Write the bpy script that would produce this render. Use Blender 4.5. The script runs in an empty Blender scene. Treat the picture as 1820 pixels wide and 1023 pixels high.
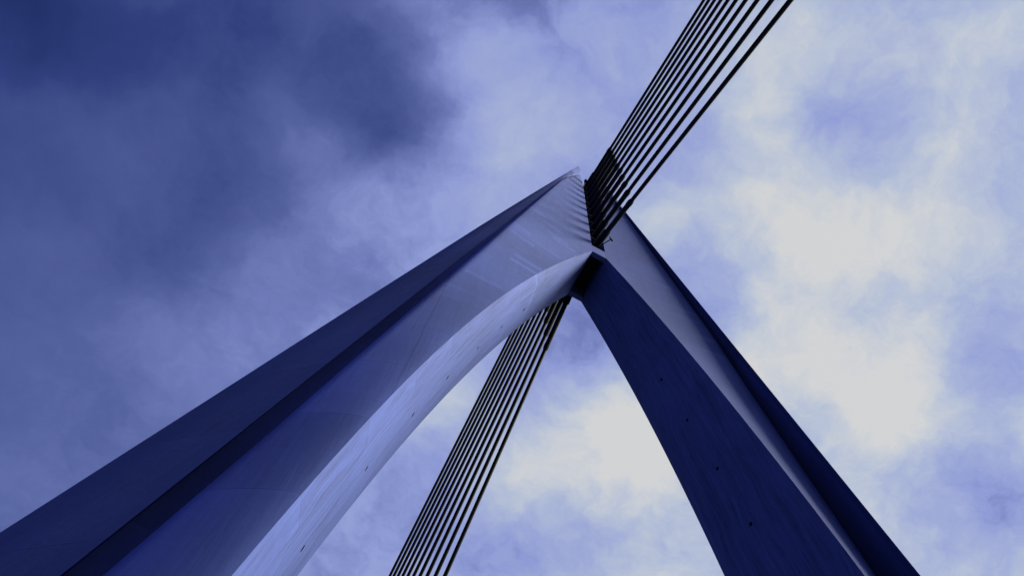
import bpy, bmesh, math, random
from mathutils import Vector, Matrix
random.seed(7)
scene = bpy.context.scene
COL = scene.collection
S = 40.0                                   # metres per unit of the measured pylon

# ------------------------------------------------------------------ camera
PITCH, YAW, ROLL = 1.27347, 0.27911, 0.21376
cp, sp = math.cos(PITCH), math.sin(PITCH)
FWD = Vector((math.sin(YAW)*cp, math.cos(YAW)*cp, sp))
RT = Vector((math.cos(YAW), -math.sin(YAW), 0))
UP = RT.cross(FWD)
c_, s_ = math.cos(ROLL), math.sin(ROLL)
RT, UP = RT*c_ + UP*s_, UP*c_ - RT*s_
cam = bpy.data.cameras.new('camera')
cam_o = bpy.data.objects.new('camera', cam); COL.objects.link(cam_o)
cam_o.matrix_world = Matrix(((RT.x, UP.x, -FWD.x, -0.16292*S), (RT.y, UP.y, -FWD.y, -0.23399*S), (RT.z, UP.z, -FWD.z, 0), (0, 0, 0, 1)))
cam.sensor_width = 36.0; cam.sensor_fit = 'HORIZONTAL'
cam.lens = 1412.155/1820*36.0
cam.clip_start = 0.1; cam.clip_end = 6000
scene.camera = cam_o
scene.render.resolution_x, scene.render.resolution_y = 1024, 575

# ------------------------------------------------------------------ light
EXPOSURE = 2.75
SUN_DIR = Vector((0.77, -0.36, 0.43)).normalized()      # towards the sun
SUN_STRENGTH = 1.5
scene.view_settings.view_transform = 'Standard'
scene.view_settings.look = 'None'
scene.view_settings.exposure = EXPOSURE
scene.view_settings.gamma = 1.0
sun = bpy.data.lights.new('sun', 'SUN'); sun.energy = SUN_STRENGTH; sun.angle = math.radians(34); sun.color = (1.0, 0.94, 0.62)
sun_o = bpy.data.objects.new('sun', sun); COL.objects.link(sun_o)
sun_o.rotation_euler = SUN_DIR.to_track_quat('Z', 'Y').to_euler()
sun_o.location = SUN_DIR*200

def lin(r, g, b):
    f = lambda c: (c/255/12.92) if c/255 <= 0.04045 else ((c/255+0.055)/1.055)**2.4
    return (f(r), f(g), f(b), 1)

class NT:
    """small helper that adds nodes and links them"""
    def __init__(self, tree): self.t = tree
    def n(self, typ, **kw):
        x = self.t.nodes.new(typ)
        for k, v in kw.items(): setattr(x, k, v)
        return x
    def put(self, sock, v):
        if isinstance(v, bpy.types.NodeSocket): self.t.links.new(v, sock)
        elif v is not None: sock.default_value = v
    def m(self, op, a, b=None, c=None, clamp=False):
        x = self.n('ShaderNodeMath', operation=op); x.use_clamp = clamp
        for i, v in enumerate((a, b, c)): self.put(x.inputs[i], v)
        return x.outputs[0]
    def v(self, op, a, b=None, out=0):
        x = self.n('ShaderNodeVectorMath', operation=op)
        self.put(x.inputs[0], a)
        if b is not None: self.put(x.inputs[1], b)
        return x.outputs[out]
    def comb(self, x, y, z):
        c = self.n('ShaderNodeCombineXYZ')
        for i, v in enumerate((x, y, z)): self.put(c.inputs[i], v)
        return c.outputs[0]
    def noise(self, vec, scale, detail=4, rough=0.55, color=False, dist=0.0):
        x = self.n('ShaderNodeTexNoise'); self.put(x.inputs['Vector'], vec)
        x.inputs['Scale'].default_value = scale; x.inputs['Detail'].default_value = detail
        x.inputs['Roughness'].default_value = rough; x.inputs['Distortion'].default_value = dist
        return x.outputs['Color' if color else 'Fac']
    def map(self, v, a, b, c, d, smooth=False):
        x = self.n('ShaderNodeMapRange'); x.interpolation_type = 'SMOOTHSTEP' if smooth else 'LINEAR'
        self.put(x.inputs[0], v)
        for i, q in enumerate((a, b, c, d)): self.put(x.inputs[i+1], q)
        return x.outputs[0]
    def mix(self, f, a, b, blend='MIX'):
        x = self.n('ShaderNodeMix', data_type='RGBA', blend_type=blend)
        self.put(x.inputs[0], f); self.put(x.inputs[6], a); self.put(x.inputs[7], b)
        return x.outputs[2]

# ------------------------------------------------------------------ sky: broken cloud, heavy on the left, thin and bright on the right
world = bpy.data.worlds.new('World'); scene.world = world; world.use_nodes = True
wt = world.node_tree; wt.nodes.clear(); N = NT(wt)
# cloud banks: place on the cloud layer (x, y over height) and brightness against the even cover
BLOBS=[ (-0.573,0.242,-0.168),(-0.479,0.232,-0.145),(-0.376,0.240,-0.092),(-0.312,0.145,-0.160),(-0.231,0.095,-0.071),(-0.150,0.121,-0.214),(-0.106,0.153,-0.201),(-0.105,0.070,0.184),(-0.069,0.004,-0.163),(-0.003,-0.004,0.065),(-0.035,0.109,0.177),(-0.139,0.221,0.099),(-0.153,0.335,-0.002),(-0.218,0.286,-0.045),(-0.284,0.298,-0.109),(-0.389,0.392,-0.052),(-0.498,0.375,-0.043),(-0.414,0.521,-0.008),(-0.298,0.444,-0.110),(-0.272,0.510,0.079),(-0.352,0.698,-0.011),(-0.271,0.611,-0.053),(-0.430,0.645,0.027),(-0.205,0.491,-0.012),(-0.081,0.266,-0.019),(-0.044,0.193,0.100),(0.021,0.107,-0.025),(-0.377,0.800,0.047),(0.083,-0.036,-0.082),(0.080,0.019,0.107),(0.156,0.049,-0.091),(0.184,0.013,0.010),(0.177,-0.112,0.070),(0.235,-0.076,0.087),(0.265,-0.158,0.018),(0.331,-0.192,-0.051),(0.376,-0.177,0.156),(0.432,-0.187,-0.098),(0.466,-0.104,-0.068),(0.352,-0.042,-0.330),(0.399,-0.047,0.243),(0.344,0.034,0.354),(0.401,0.063,-0.046),(0.200,0.098,0.160),(0.303,0.109,-0.119),(0.262,0.079,0.058),(0.374,0.148,0.296),(0.312,0.159,-0.097),(0.429,0.117,-0.112),(0.487,0.123,-0.013),(0.522,0.152,0.228),(0.575,0.097,-0.065),(0.608,0.038,-0.150),(0.681,0.246,-0.197),(0.758,0.253,-0.094),(0.518,0.238,-0.002),(0.604,0.248,-0.012),(0.676,0.120,-0.088),(0.641,0.166,-0.000),(0.537,-0.058,-0.104),(0.487,0.015,0.063),(0.537,0.002,0.021),(0.011,0.458,0.176),(0.062,0.404,0.142),(0.075,0.509,-0.054),(0.064,0.653,-0.007),(0.026,0.731,-0.020),(0.166,0.305,-0.049),(0.154,0.370,-0.074),(0.229,0.237,-0.071),(0.267,0.332,0.122),(0.279,0.394,0.256),(0.347,0.400,0.172),(0.232,0.395,-0.029),(0.207,0.498,0.260),(0.287,0.525,-0.081),(0.228,0.569,-0.190),(0.215,0.624,0.024),(0.369,0.524,0.170),(0.415,0.460,-0.020),(0.297,0.455,-0.014),(0.342,0.447,-0.178),(0.462,0.469,-0.028) ]
tc = N.n('ShaderNodeTexCoord')
d = N.v('NORMALIZE', tc.outputs['Generated'])
sep = N.n('ShaderNodeSeparateXYZ'); wt.links.new(d, sep.inputs[0])
hz = N.m('ADD', N.m('MAXIMUM', sep.outputs[2], 0.0), 0.1)
px, py = N.m('DIVIDE', sep.outputs[0], hz), N.m('DIVIDE', sep.outputs[1], hz)
P = N.comb(px, py, 0.0)
w1 = N.v('SUBTRACT', N.noise(P, 3.2, 5, 0.6, True), (0.5, 0.5, 0.5))
w2 = N.v('SUBTRACT', N.noise(P, 9.0, 4, 0.6, True), (0.5, 0.5, 0.5))
sc1 = N.n('ShaderNodeVectorMath', operation='SCALE'); wt.links.new(w1, sc1.inputs[0]); sc1.inputs['Scale'].default_value = 0.09
sc2 = N.n('ShaderNodeVectorMath', operation='SCALE'); wt.links.new(w2, sc2.inputs[0]); sc2.inputs['Scale'].default_value = 0.09
Q = N.v('MULTIPLY', N.v('ADD', N.v('ADD', P, sc1.outputs[0]), sc2.outputs[0]), (1, 1, 0))
cover = N.m('ADD', N.m('MULTIPLY', px, 0.53), 0.572)
cover = N.m('MINIMUM', N.m('MAXIMUM', cover, 0.2), 0.85)
tot = cover
for bxx, byy, bw in BLOBS:
    dist = N.v('DISTANCE', Q, (bxx, byy, 0), out=1)
    tot = N.m('ADD', tot, N.map(dist, 0.0, 0.14, bw, 0.0, True))
fb = N.m('SUBTRACT', N.noise(Q, 6.0, 8, 0.58), 0.5)
fb2 = N.m('SUBTRACT', N.noise(Q, 13.0, 8, 0.66), 0.5)
amp = N.map(px, -0.5, 0.3, 0.15, 0.34)
tot = N.m('ADD', tot, N.m('MULTIPLY', fb, amp))
tot = N.m('ADD', tot, N.m('MULTIPLY', fb2, N.map(px, -0.5, 0.3, 0.05, 0.40)))
fb3 = N.m('SUBTRACT', N.noise(Q, 34.0, 6, 0.65), 0.5)
tot = N.m('ADD', tot, N.m('MULTIPLY', fb3, N.map(px, -0.4, 0.2, 0.02, 0.09)))
ramp = N.n('ShaderNodeValToRGB'); wt.links.new(tot, ramp.inputs[0])
cr = ramp.color_ramp
stops = [(0.0, (16, 30, 90)), (0.2, (46, 60, 124)), (0.38, (84, 97, 158)), (0.5, (114, 126, 188)), (0.6, (146, 158, 216)), (0.71, (165, 177, 218)), (0.82, (187, 197, 218)), (0.89, (203, 208, 217)), (0.95, (214, 215, 216))]
cr.elements[0].position = 0; cr.elements[0].color = lin(*stops[0][1])
cr.elements[1].position = stops[-1][0]; cr.elements[1].color = lin(*stops[-1][1])
for q, c in stops[1:-1]:
    e = cr.elements.new(q); e.color = lin(*c)
nish = N.n('ShaderNodeTexSky', sky_type='NISHITA', sun_disc=False)
nish.sun_elevation = math.asin(SUN_DIR.z); nish.sun_rotation = math.atan2(SUN_DIR.x, SUN_DIR.y)
SKY = 0.06
gapc = N.mix(1.0, nish.outputs[0], (SKY*2.46, SKY*2.46, SKY*2.46, 1), 'MULTIPLY')
skyc = N.mix(0.06, ramp.outputs[0], gapc)
bg = N.n('ShaderNodeBackground'); wt.links.new(skyc, bg.inputs[0]); bg.inputs[1].default_value = 1.0/2**EXPOSURE
wo = N.n('ShaderNodeOutputWorld'); wt.links.new(bg.outputs[0], wo.inputs[0])

# ------------------------------------------------------------------ materials
def new_mat(name):
    m = bpy.data.materials.new(name); m.use_nodes = True
    m.node_tree.nodes.clear(); k = NT(m.node_tree)
    b = k.n('ShaderNodeBsdfPrincipled'); o = k.n('ShaderNodeOutputMaterial')
    m.node_tree.links.new(b.outputs[0], o.inputs[0])
    return m, k, b
CONC = (0.043, 0.066, 0.275)
def concrete(name, mode):
    """blue-grey cast concrete; mode: web (upright boards), soffit (boards along the leg), flange"""
    m, k, b = new_mat(name)
    tcn = k.n('ShaderNodeTexCoord'); oc = tcn.outputs['Object']
    sp_ = k.n('ShaderNodeSeparateXYZ'); m.node_tree.links.new(oc, sp_.inputs[0])
    X, Y, Z = sp_.outputs
    wob = k.m('MULTIPLY', k.m('SUBTRACT', k.noise(oc, 0.35, 3), 0.5), 0.5)
    if mode == 'web':
        across, along = k.m('ADD', X, k.m('MULTIPLY', wob, 0.1)), Z
    elif mode == 'soffit':
        across, along = k.m('ADD', k.m('ADD', Y, k.m('MULTIPLY', wob, 0.9)), k.m('MULTIPLY', Z, 0.06)), Z
    else:
        across, along = k.m('ADD', Y, k.m('MULTIPLY', X, 0.35)), Z
    # boards
    bw = 0.14 if mode != 'web' else 0.11
    idx = k.m('FLOOR', k.m('DIVIDE', across, bw))
    wn = k.n('ShaderNodeTexWhiteNoise', noise_dimensions='2D')
    m.node_tree.links.new(k.comb(idx, k.m('FLOOR', k.m('DIVIDE', k.m('ADD', along, k.m('MULTIPLY', idx, 1.37)), 3.0)), 0.0), wn.inputs['Vector'])
    board = k.map(wn.outputs['Value'], 0, 1, -1, 1)
    fr = k.m('FRACT', k.m('DIVIDE', across, bw))
    line = k.map(k.m('ABSOLUTE', k.m('SUBTRACT', fr, 0.5)), 0.42, 0.5, 0.0, 1.0, True)
    # streaks that run with the boards, blotches, grain
    st = k.m('SUBTRACT', k.noise(k.comb(k.m('MULTIPLY', across, 4.0), k.m('MULTIPLY', along, 0.28), 0.0), 1.0, 5, 0.62, dist=0.6), 0.5)
    st2 = k.m('SUBTRACT', k.noise(k.comb(k.m('MULTIPLY', across, 11.0), k.m('MULTIPLY', along, 0.5), 3.0), 1.0, 4, 0.6, dist=1.2), 0.5)
    bl = k.m('SUBTRACT', k.noise(oc, 0.22, 5, 0.6), 0.5)
    gr = k.m('SUBTRACT', k.noise(oc, 5.0, 6, 0.7), 0.5)
    A = dict(web=(0.03, 0.025, 0.22, 0.12, 0.6, 0.28), soffit=(0.03, 0.03, 1.1, 0.9, 0.4, 0.25), flange=(0.03, 0.03, 0.35, 0.30, 0.5, 0.3))[mode]
    val = k.m('ADD', 1.0, k.m('MULTIPLY', board, A[0]))
    val = k.m('SUBTRACT', val, k.m('MULTIPLY', line, A[1]))
    for f, a in ((st, A[2]), (st2, A[3]), (bl, A[4]), (gr, A[5])):
        val = k.m('ADD', val, k.m('MULTIPLY', f, a))
    wl_ = k.n('ShaderNodeTexWhiteNoise', noise_dimensions='2D')      # each pour has its own tone
    m.node_tree.links.new(k.comb(k.m('FLOOR', k.m('DIVIDE', k.m('SUBTRACT', Z, 1.0), 3.0)), k.m('SIGN', X), 0.0), wl_.inputs['Vector'])
    val = k.m('ADD', val, k.map(wl_.outputs['Value'], 0, 1, -0.07, 0.07))
    if mode == 'web':
        # level form-board marks and pale repair patches on the upper part
        zi = k.m('FLOOR', k.m('DIVIDE', Z, 0.3))
        w2_ = k.n('ShaderNodeTexWhiteNoise', noise_dimensions='2D')
        m.node_tree.links.new(k.comb(zi, k.m('FLOOR', k.m('DIVIDE', k.m('ADD', X, k.m('MULTIPLY', zi, 0.83)), 1.3)), 0.0), w2_.inputs['Vector'])
        pale = k.map(w2_.outputs['Value'], 0.88, 0.97, 0.0, 1.0)
        zone = k.m('MULTIPLY', k.map(k.noise(oc, 0.16, 2), 0.40, 0.56, 0, 1, True), k.map(Z, 20, 25, 0, 1, True))
        val = k.m('ADD', val, k.m('MULTIPLY', k.m('MULTIPLY', pale, zone), 0.38))
        lv = k.m('SUBTRACT', k.noise(k.comb(k.m('MULTIPLY', X, 0.35), 0.0, k.m('MULTIPLY', Z, 3.2)), 1.0, 4, 0.65), 0.5)
        val = k.m('ADD', val, k.m('MULTIPLY', lv, k.map(Z, 18, 30, 0.06, 0.2)))
        # upright panel seams
        for sx, wd, am in ((-6.38, 0.03, 0.34), (-7.55, 0.02, 0.16), (-5.1, 0.015, 0.08), (6.38, 0.03, 0.2), (5.1, 0.015, 0.1)):
            sm = k.map(k.m('ABSOLUTE', k.m('SUBTRACT', k.m('ADD', X, k.m('MULTIPLY', wob, 0.12)), sx)), 0.0, wd, am, 0.0)
            val = k.m('SUBTRACT', val, sm)
    if mode == 'soffit':
        # pale lime run across the soffit, and a fainter one below
        for z0, sl, wd, am in ((30.5, 0.72, 0.10, 0.42), (26.3, -0.5, 0.07, 0.12), (22.0, 0.9, 0.06, 0.10)):
            dd = k.m('ABSOLUTE', k.m('SUBTRACT', k.m('SUBTRACT', Z, k.m('MULTIPLY', Y, sl)), k.m('ADD', z0, k.m('MULTIPLY', wob, 0.15))))
            ln = k.m('MULTIPLY', k.map(dd, wd*0.5, wd*1.6, am, 0.0, True), k.map(k.noise(oc, 1.1, 3), 0.3, 0.5, 0.35, 1.0))
            val = k.m('ADD', val, k.m('MULTIPLY', ln, k.m('LESS_THAN', X, 0.0)))
    val = k.m('MAXIMUM', val, 0.3)
    c = k.n('ShaderNodeVectorMath', operation='SCALE'); c.inputs[0].default_value = CONC
    m.node_tree.links.new(val, c.inputs['Scale'])
    m.node_tree.links.new(c.outputs[0], b.inputs['Base Color'])
    b.inputs['Roughness'].default_value = 0.82
    b.inputs['Specular IOR Level'].default_value = 0.25
    bp = k.n('ShaderNodeBump'); bp.inputs['Strength'].default_value = 0.12 if mode == 'web' else 0.3; bp.inputs['Distance'].default_value = 0.03
    hgt = k.m('ADD', k.m('ADD', st2, k.m('MULTIPLY', gr, 0.6)), k.m('MULTIPLY', board, 0.15))
    m.node_tree.links.new(hgt, bp.inputs['Height']); m.node_tree.links.new(bp.outputs[0], b.inputs['Normal'])
    return m
M_WEB, M_SOF, M_FLA = concrete('concrete_web', 'web'), concrete('concrete_soffit', 'soffit'), concrete('concrete_flange', 'flange')
def plain(name, col, rough=0.5, metal=0.0, var=0.25, scale=3.0, spec=0.3):
    m, k, b = new_mat(name)
    tcn = k.n('ShaderNodeTexCoord')
    f = k.map(k.noise(tcn.outputs['Object'], scale, 5), 0.3, 0.7, 1-var, 1+var)
    c = k.n('ShaderNodeVectorMath', operation='SCALE'); c.inputs[0].default_value = col
    m.node_tree.links.new(f, c.inputs['Scale']); m.node_tree.links.new(c.outputs[0], b.inputs['Base Color'])
    b.inputs['Roughness'].default_value = rough; b.inputs['Metallic'].default_value = metal
    b.inputs['Specular IOR Level'].default_value = spec
    return m
M_CABLE = plain('black_sheath', (0.0035, 0.0045, 0.0085), 0.55, spec=0.12)
M_PIPE = plain('dark_steel', (0.004, 0.005, 0.012), 0.6, spec=0.12)
M_BOX = plain('anchor_paint', (0.006, 0.008, 0.02), 0.7)
M_HOLE = plain('hole_painted_shade', (0.002, 0.002, 0.003), 0.95, spec=0.05)  # shade inside the drain holes, put into the colour
M_ASPH = plain('asphalt', (0.05, 0.05, 0.055), 0.9, scale=40)
M_GROUND = plain('earth', (0.06, 0.07, 0.07), 0.95, scale=0.05)
M_LINE = plain('road_paint', (0.75, 0.75, 0.75), 0.6, var=0.1)

# ------------------------------------------------------------------ mesh helpers
def obj(name, bm, mats, parent=None, sharp=24):
    bmesh.ops.recalc_face_normals(bm, faces=bm.faces)
    for f in bm.faces: f.smooth = True
    for e in bm.edges:
        if len(e.link_faces) == 2 and e.calc_face_angle(0) > math.radians(sharp): e.smooth = False
    me = bpy.data.meshes.new(name); bm.to_mesh(me); bm.free()
    for m in (mats if isinstance(mats, (list, tuple)) else [mats]): me.materials.append(m)
    o = bpy.data.objects.new(name, me); COL.objects.link(o)
    if parent: o.parent = parent
    return o
def box(bm, x0, x1, y0, y1, z0, z1, bev=0.0):
    r = bmesh.ops.create_cube(bm, size=1.0, matrix=Matrix.Translation(((x0+x1)/2, (y0+y1)/2, (z0+z1)/2)) @ Matrix.Diagonal((x1-x0, y1-y0, z1-z0, 1)))
    if bev:
        bmesh.ops.bevel(bm, geom=list({e for v in r['verts'] for e in v.link_edges}), offset=bev, segments=2, affect='EDGES')
def tube(bm, prof, n=14):
    """prof: list of (point, radius) along a straight run; closed ends"""
    ax = (prof[-1][0]-prof[0][0]).normalized()
    a = ax.orthogonal().normalized(); b = ax.cross(a)
    rings = []
    for p, r in prof:
        rings.append([bm.verts.new(p + (a*math.cos(2*math.pi*i/n) + b*math.sin(2*math.pi*i/n))*r) for i in range(n)])
    for q in range(len(rings)-1):
        for i in range(n): bm.faces.new((rings[q][i], rings[q][(i+1) % n], rings[q+1][(i+1) % n], rings[q+1][i]))
    bm.faces.new(rings[0][::-1]); bm.faces.new(rings[-1])
def tag(o, label=None, cat=None, group=None, kind=None):
    for kk, vv in (('label', label), ('category', cat), ('group', group), ('kind', kind)):
        if vv: o[kk] = vv
    return o

# ------------------------------------------------------------------ ground and deck (below the camera)
GROUND_Z, DECK_Z = -14.0, -1.6
bm = bmesh.new(); bmesh.ops.create_grid(bm, x_segments=8, y_segments=8, size=3000, matrix=Matrix.Translation((0, 0, GROUND_Z)))
tag(obj('ground', bm, M_GROUND), kind='structure')
bm = bmesh.new(); box(bm, -7.0, 7.0, -150, 150, DECK_Z-1.2, DECK_Z, 0.05)
road = tag(obj('road', bm, M_ASPH), kind='structure')
bm = bmesh.new()
for y in range(-146, 146, 9):
    for x in (-3.8, 3.8): box(bm, x-0.06, x+0.06, y, y+3.0, DECK_Z+0.002, DECK_Z+0.006)
obj('lane_markings', bm, M_LINE, road)
bm = bmesh.new()
for x in (-6.8, 6.8): box(bm, x-0.15, x+0.15, -150, 150, DECK_Z+0.001, DECK_Z+0.14, 0.02)
box(bm, -0.55, 0.55, -150, 150, DECK_Z+0.001, DECK_Z+0.16, 0.03)
obj('kerb', bm, M_WEB, road)

# ------------------------------------------------------------------ pylon
def poly(c, z): return sum(q*z**i for i, q in enumerate(c))
U1, V1 = (0.1928, -0.05055, -0.11536, -0.0168), (0.06133, -0.02791)
U2, V2 = (0.23316, -0.11908, -0.00523), (0.05313, -0.01068)
U3, V3 = (0.23109, -0.12056, -0.00207), (0.07296, -0.01905)
U4, V4 = (0.26127, -0.13505, -0.00493), (0.06151, -0.00925)
CH = 0.0103                                 # half the gap between the two leg heads
def zm(z): return max(z, -0.35)
def half(z, zs=None, core=False):
    """front half of a leg's section at height z: (u outward, v forward, height, material of the run to the next point)"""
    z1, z2, z3, z4 = zs or (z, z, z, z)
    u1 = poly(U1, z1) if z1 < 1.0 else CH
    u1 = max(u1, CH); v1 = poly(V1, min(z1, 1.0))
    u2, v2 = poly(U2, z2), poly(V2, z2)
    u3, v3 = poly(U3, z3), poly(V3, z3)+0.0005
    kf = max(0.0, min(1.0, (poly(U4, z4)-u3)/0.02))*(1+0.55*max(0.0, min(1.0, (0.8-z4)/0.5)))
    u4, v4 = poly(U4, z4)+0.0056*kf, poly(V4, z4)-0.014*kf
    k = max(0.0, min(1.0, (1.0-z1)/0.25))
    de = 0.0045*k
    p = [(u1-de, v1*0.0, z1, 1), (u1-de, v1*0.76, z1, 1), (u1, v1, z1, 0)]
    u3 = min(u3, u4-0.0065)                  # towards the tip the lip gives way to the flange
    w = u4-u3
    nW = 16; q = max(0.2, min(1.0, w/0.024))
    # the web rolls back into a deep groove that runs in under the lip of the flange
    lo = max(0.0, min(1.0, (0.85-z2)/0.55))
    dep = (0.013+0.020*lo**1.3)*q             # how far the lip stands proud of the web
    ub_drop = max(1.15, 1.12*(v3-v4)/w)
    if core:
        p += [(u3-0.001*q, v3-0.05*q, z2, 2), (u3-0.001*q, v3-0.062*q, z2, 2), (u3+0.025*q, v3-0.062*q, z2, 2)]
    else:
        band = 0.0038+0.0030*lo
        us, vs = u3+0.41*dep-band*q, v3-dep
        sl = (0.010+0.014*lo)*q               # the slot itself
        te = 1-0.004*q/(us-u1)
        for i in range(1, nW+1):
            t = te*i/nW
            p.append((u1+(us-u1)*t, v1+(vs-v1)*t**1.35, z1+(z2-z1)*t, 0))
        fu, fv = p[-1][0], p[-1][1]
        a0 = math.degrees(math.atan2(p[-2][1]-p[-1][1], p[-1][0]-p[-2][0]))
        for an in [a0+(84-a0)*kk/4.5 for kk in (1, 2, 3, 4)]:      # rounded shoulder into the slot
            fu += math.cos(math.radians(an))*0.0021*q; fv -= math.sin(math.radians(an))*0.0021*q
            p.append((fu, fv, z2, 0))
        p.append((fu+0.0004*q, vs-sl, z2, 2))
        ub = u3+0.41*(dep+sl)+0.001*q
        p += [(ub, vs-sl, z2, 2), (ub, v3-ub_drop*(ub-u3), z3, 2), (u3, v3, z3, 2)]
    lu = u3
    for i in range(1, 6):
        t = i/6
        bul = 0.05*w*math.sin(math.pi*t**1.6)
        p.append((lu+(u3+w-lu)*t, v3+(v4-v3)*t+bul, z3+(z4-z3)*t, 2))
    u4 = u3+w
    p += [(u4, v4, z4, 2), (u4+0.0012, v4-0.0016, z4, 2), (u4+0.0012, 0.0, z4, 2)]
    return p
def ring(z, side, inset=0.0, zs=None):
    f = half(z, zs, inset > 0)
    full = [(u, v, h, m) for u, v, h, m in f[:-1]]
    back = [(f[i][0], -f[i][1], f[i][2], f[i-1][3]) for i in range(len(f)-1, 0, -1)]
    pts = full + back
    P2 = [Vector((u*S, v*S)) for u, v, h, m in pts]
    if inset:
        n = len(P2); out = []
        area = sum(P2[i].x*P2[(i+1) % n].y-P2[(i+1) % n].x*P2[i].y for i in range(n))
        sg = 1 if area > 0 else -1
        for i in range(n):
            a = (P2[i]-P2[i-1]).normalized(); b = (P2[(i+1) % n]-P2[i]).normalized()
            nn = Vector((-(a+b).y, (a+b).x))
            nn = nn.normalized() if nn.length > 1e-6 else Vector((0, 0))
            out.append(P2[i]+nn*inset*sg)
        P2 = out
    return [Vector((side*q.x, -q.y, h*S)) for q, (u, v, h, m) in zip(P2, pts)], [m for *_, m in pts]
def loft(rings, mats_):
    bm = bmesh.new(); vs = [[bm.verts.new(p) for p in r] for r in rings]; n = len(vs[0])
    for q in range(len(vs)-1):
        for i in range(n):
            f = bm.faces.new((vs[q][i], vs[q][(i+1) % n], vs[q+1][(i+1) % n], vs[q+1][i])); f.material_index = mats_[i]
    bm.faces.new(vs[0][::-1]); f = bm.faces.new(vs[-1]); f.material_index = 2
    return bm
pylon = bpy.data.objects.new('bridge_pylon', None); COL.objects.link(pylon); pylon.location = (0, 0, GROUND_Z)
tag(pylon, 'tall blue-grey concrete A-shaped bridge pylon with curved grooved legs meeting at a pointed head', 'pylon')
OFF = -GROUND_Z
def child(o, par):                          # parts are modelled in world metres; the pylon's own origin is its foot
    o.parent = par
    o.location = (0, 0, OFF) if par is pylon else (0, 0, 0)
TOP = (1.53, 1.60, 1.63, 1.655)
JOINTS = [-14.0, -8.0] + [-5.0+3*i for i in range(0, 22)]         # 3 m lifts up to 58 m
MATS = [M_WEB, M_SOF, M_FLA]
DOTS = {-1: [5.6, 8.7, 11.67, 14.78, 17.87, 20.79, 23.91, 26.8, 29.9], 1: [5.6, 8.7, 11.7, 14.8, 17.9, 21.3, 24.12, 27.1, 30.05]}
for side in (-1, 1):
    # inner shaft, shows only in the hairline joints between the lifts
    zz = [GROUND_Z/S+0.002] + [0.05*i-0.2 for i in range(0, 32)]
    rr = [ring(zm(z), side, 0.014) for z in zz]
    rings = []
    for z, (r, mm) in zip(zz, rr): rings.append([Vector((p.x, p.y, z*S)) for p in r])
    leg = obj('leg', loft(rings, rr[0][1]), MATS); child(leg, pylon)
    tag(leg, 'left leg of the pylon, its inner face catching the light' if side < 0 else 'right leg of the pylon, its inner face dark')
    for a, b in zip(JOINTS[:-1], JOINTS[1:]):
        g = 0.0015
        n = max(2, int((b-a)/0.75)+1)
        hs = [a+g+(b-a-2*g)*i/(n-1) for i in range(n)]
        if a < 40 < b: hs = sorted(hs+[39.96, 40.04])
        rr = [ring(h/S, side) for h in hs]
        lf = obj('concrete_lift', loft([r for r, m in rr], rr[0][1]), MATS); child(lf, leg)
    # pointed head with its slanting top
    z0 = JOINTS[-1]+0.006
    rr = []
    for i in range(9):
        t = i/8
        zs = tuple(z0/S*(1-t)+q*t for q in TOP)
        rr.append(ring(z0/S, side, 0, zs))
    hd = obj('leg_head', loft([r for r, m in rr], rr[0][1]), MATS, sharp=30); child(hd, leg)
    for z in DOTS[side]:
        zu = z/S; u = poly(U1, zu)-0.0045*max(0, min(1, (1-zu)/0.25))
        du = (poly(U1, zu+0.01)-poly(U1, zu-0.01))/0.02
        nrm = Vector((-side*1.0, 0, du)).normalized()
        base = Vector((side*u*S, 0, z))
        bm = bmesh.new()
        a_ = nrm.orthogonal().normalized(); b_ = nrm.cross(a_)
        n = 12; rad = [(0.066, -0.02), (0.066, 0.006), (0.056, 0.006), (0.05, 0.002)]
        vs = [[bm.verts.new(base+nrm*h+(a_*math.cos(2*math.pi*i/n)+b_*math.sin(2*math.pi*i/n))*r) for i in range(n)] for r, h in rad]
        for q in range(3):
            for i in range(n): bm.faces.new((vs[q][i], vs[q][(i+1) % n], vs[q+1][(i+1) % n], vs[q+1][i]))
        bm.faces.new(vs[3])  # flat disc just proud of the soffit; its black stands for the hole's depth
        dh = obj('drain_hole', bm, M_HOLE); child(dh, leg)
# keystone between the legs at the crown
zc0, zc1 = 1.0, 1.034
vf = poly(V1, 1.0)*S
for y0, y1 in ((-vf+0.004, -vf+0.26), (vf-0.26, vf-0.004)):       # split front and back, with a hollow added between to darken the crown
    bm = bmesh.new(); box(bm, -CH*S-0.02, CH*S+0.02, y0, y1, zc0*S+0.01, zc1*S)
    ks = obj('keystone_half', bm, M_WEB); child(ks, pylon)
# anchor housing: dark steel spine in the gap, with side plates and cross ribs
bm = bmesh.new(); box(bm, -CH*S+0.004, CH*S-0.004, -0.95, 0.95, zc1*S+0.004, 1.545*S)
ah = obj('anchor_housing', bm, M_BOX); child(ah, pylon)
ZK = (1.55211, 1.49828, 1.44449, 1.39071, 1.33683, 1.28269, 1.22815, 1.17313, 1.11772, 1.06206)
YK = {-1: (3.39422, 3.17087, 2.94757, 2.72423, 2.50063, 2.27643, 2.05125, 1.82481, 1.5972, 1.36883),
      1: (3.39845, 3.17403, 2.94947, 2.72456, 2.49905, 2.27269, 2.04524, 1.81661, 1.58692, 1.35651)}
PIPE = (3.8, 3.85, 3.86, 3.9, 3.96, 4.06, 4.05, 4.11, 4.12, 4.18)
for fb_ in (-1, 1):
    for z in ZK:                            # rib plates between the sockets
        bm = bmesh.new(); box(bm, -CH*S+0.01, CH*S-0.01, fb_*1.12-0.17, fb_*1.12+0.17, z*S-1.12, z*S-1.06, 0.01)
        rb = obj('rib_plate', bm, M_BOX); child(rb, ah)

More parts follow.
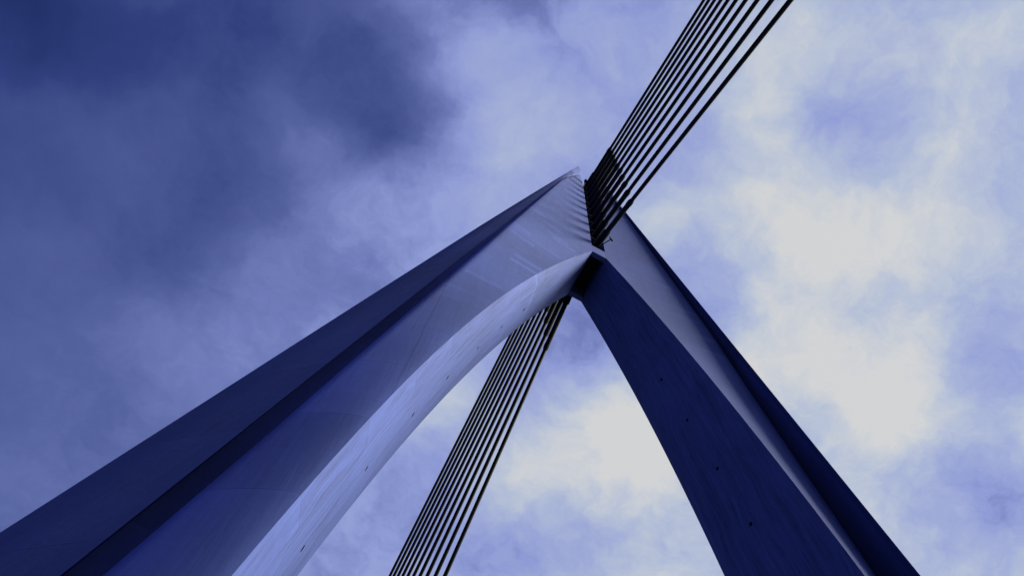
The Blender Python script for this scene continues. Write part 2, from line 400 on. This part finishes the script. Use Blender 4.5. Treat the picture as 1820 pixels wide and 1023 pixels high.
# ------------------------------------------------------------------ small fittings at the head
bm = bmesh.new()
tube(bm, [(Vector((0.36, -1.28, 43.2)), 0.03), (Vector((0.62, -1.75, 43.2)), 0.03)], 8)
tube(bm, [(Vector((0.52, -1.85, 43.2)), 0.045), (Vector((0.76, -1.72, 43.25)), 0.06)], 8)
lb = obj('lamp_bracket', bm, M_PIPE); child(lb, pylon)
bm = bmesh.new()
tube(bm, [(Vector((-0.30, -1.28, 61.2)), 0.04), (Vector((-0.30, -1.55, 61.9)), 0.04)], 8)
tube(bm, [(Vector((-0.30, -1.52, 61.8)), 0.11), (Vector((-0.30, -1.62, 62.05)), 0.11)], 10)
wl = obj('warning_light', bm, M_PIPE); child(wl, pylon)

# ------------------------------------------------------------------ stay cables: ten in front, ten behind
ORD = ('first', 'second', 'third', 'fourth', 'fifth', 'sixth', 'seventh', 'eighth', 'ninth', 'tenth')
for sgn in (-1, 1):
    for i in range(10):
        A = Vector((0, sgn*0.034*S, ZK[i]*S)); B = Vector((0, sgn*YK[sgn][i]*S, -0.03*S))
        dr = (B-A).normalized(); L = (B-A).length
        st_ = A-dr*1.1
        root = bpy.data.objects.new('stay_cable', None); COL.objects.link(root); root.location = B
        if sgn < 0:
            lab = ('black stay cable rising to the top edge, leftmost and highest of the near ten' if i == 0 else
                   'black stay cable rising to the top edge, rightmost and lowest of the near ten' if i == 9 else
                   'black stay cable rising to the top edge, %s from the left of the near ten' % ORD[i])
            tag(root, lab, 'cable', 'stay cables rising from the pylon head to the top edge')
        else:
            lab = ('black stay cable seen between the legs, leftmost of the far ten' if i == 0 else
                   'black stay cable seen between the legs, rightmost of the far ten' if i == 9 else
                   'black stay cable seen between the legs, %s from the left of the far ten' % ORD[i])
            tag(root, lab, 'cable', 'stay cables running down behind the pylon between its legs')
        def part(name, prof, mat, n=14):
            bm = bmesh.new(); tube(bm, [(p-B, r) for p, r in prof], n)
            o = obj(name, bm, mat); o.parent = root; return o
        pl = PIPE[i]
        part('sheath', [(A+dr*(pl-0.3), 0.102), (A+dr*(L*0.33), 0.102), (A+dr*(L*0.66), 0.102), (B, 0.102)], M_CABLE, 16)
        gp = part('guide_pipe', [(st_, 0.142), (A+dr*(pl-0.08), 0.142), (A+dr*pl, 0.125)], M_PIPE)
        part('socket', [(st_+dr*0.2, 0.2), (A+dr*1.15, 0.2), (A+dr*1.2, 0.185)], M_PIPE)
        c1 = part('collar', [(A+dr*(pl-0.38), 0.156), (A+dr*(pl-0.14), 0.156)], M_PIPE)
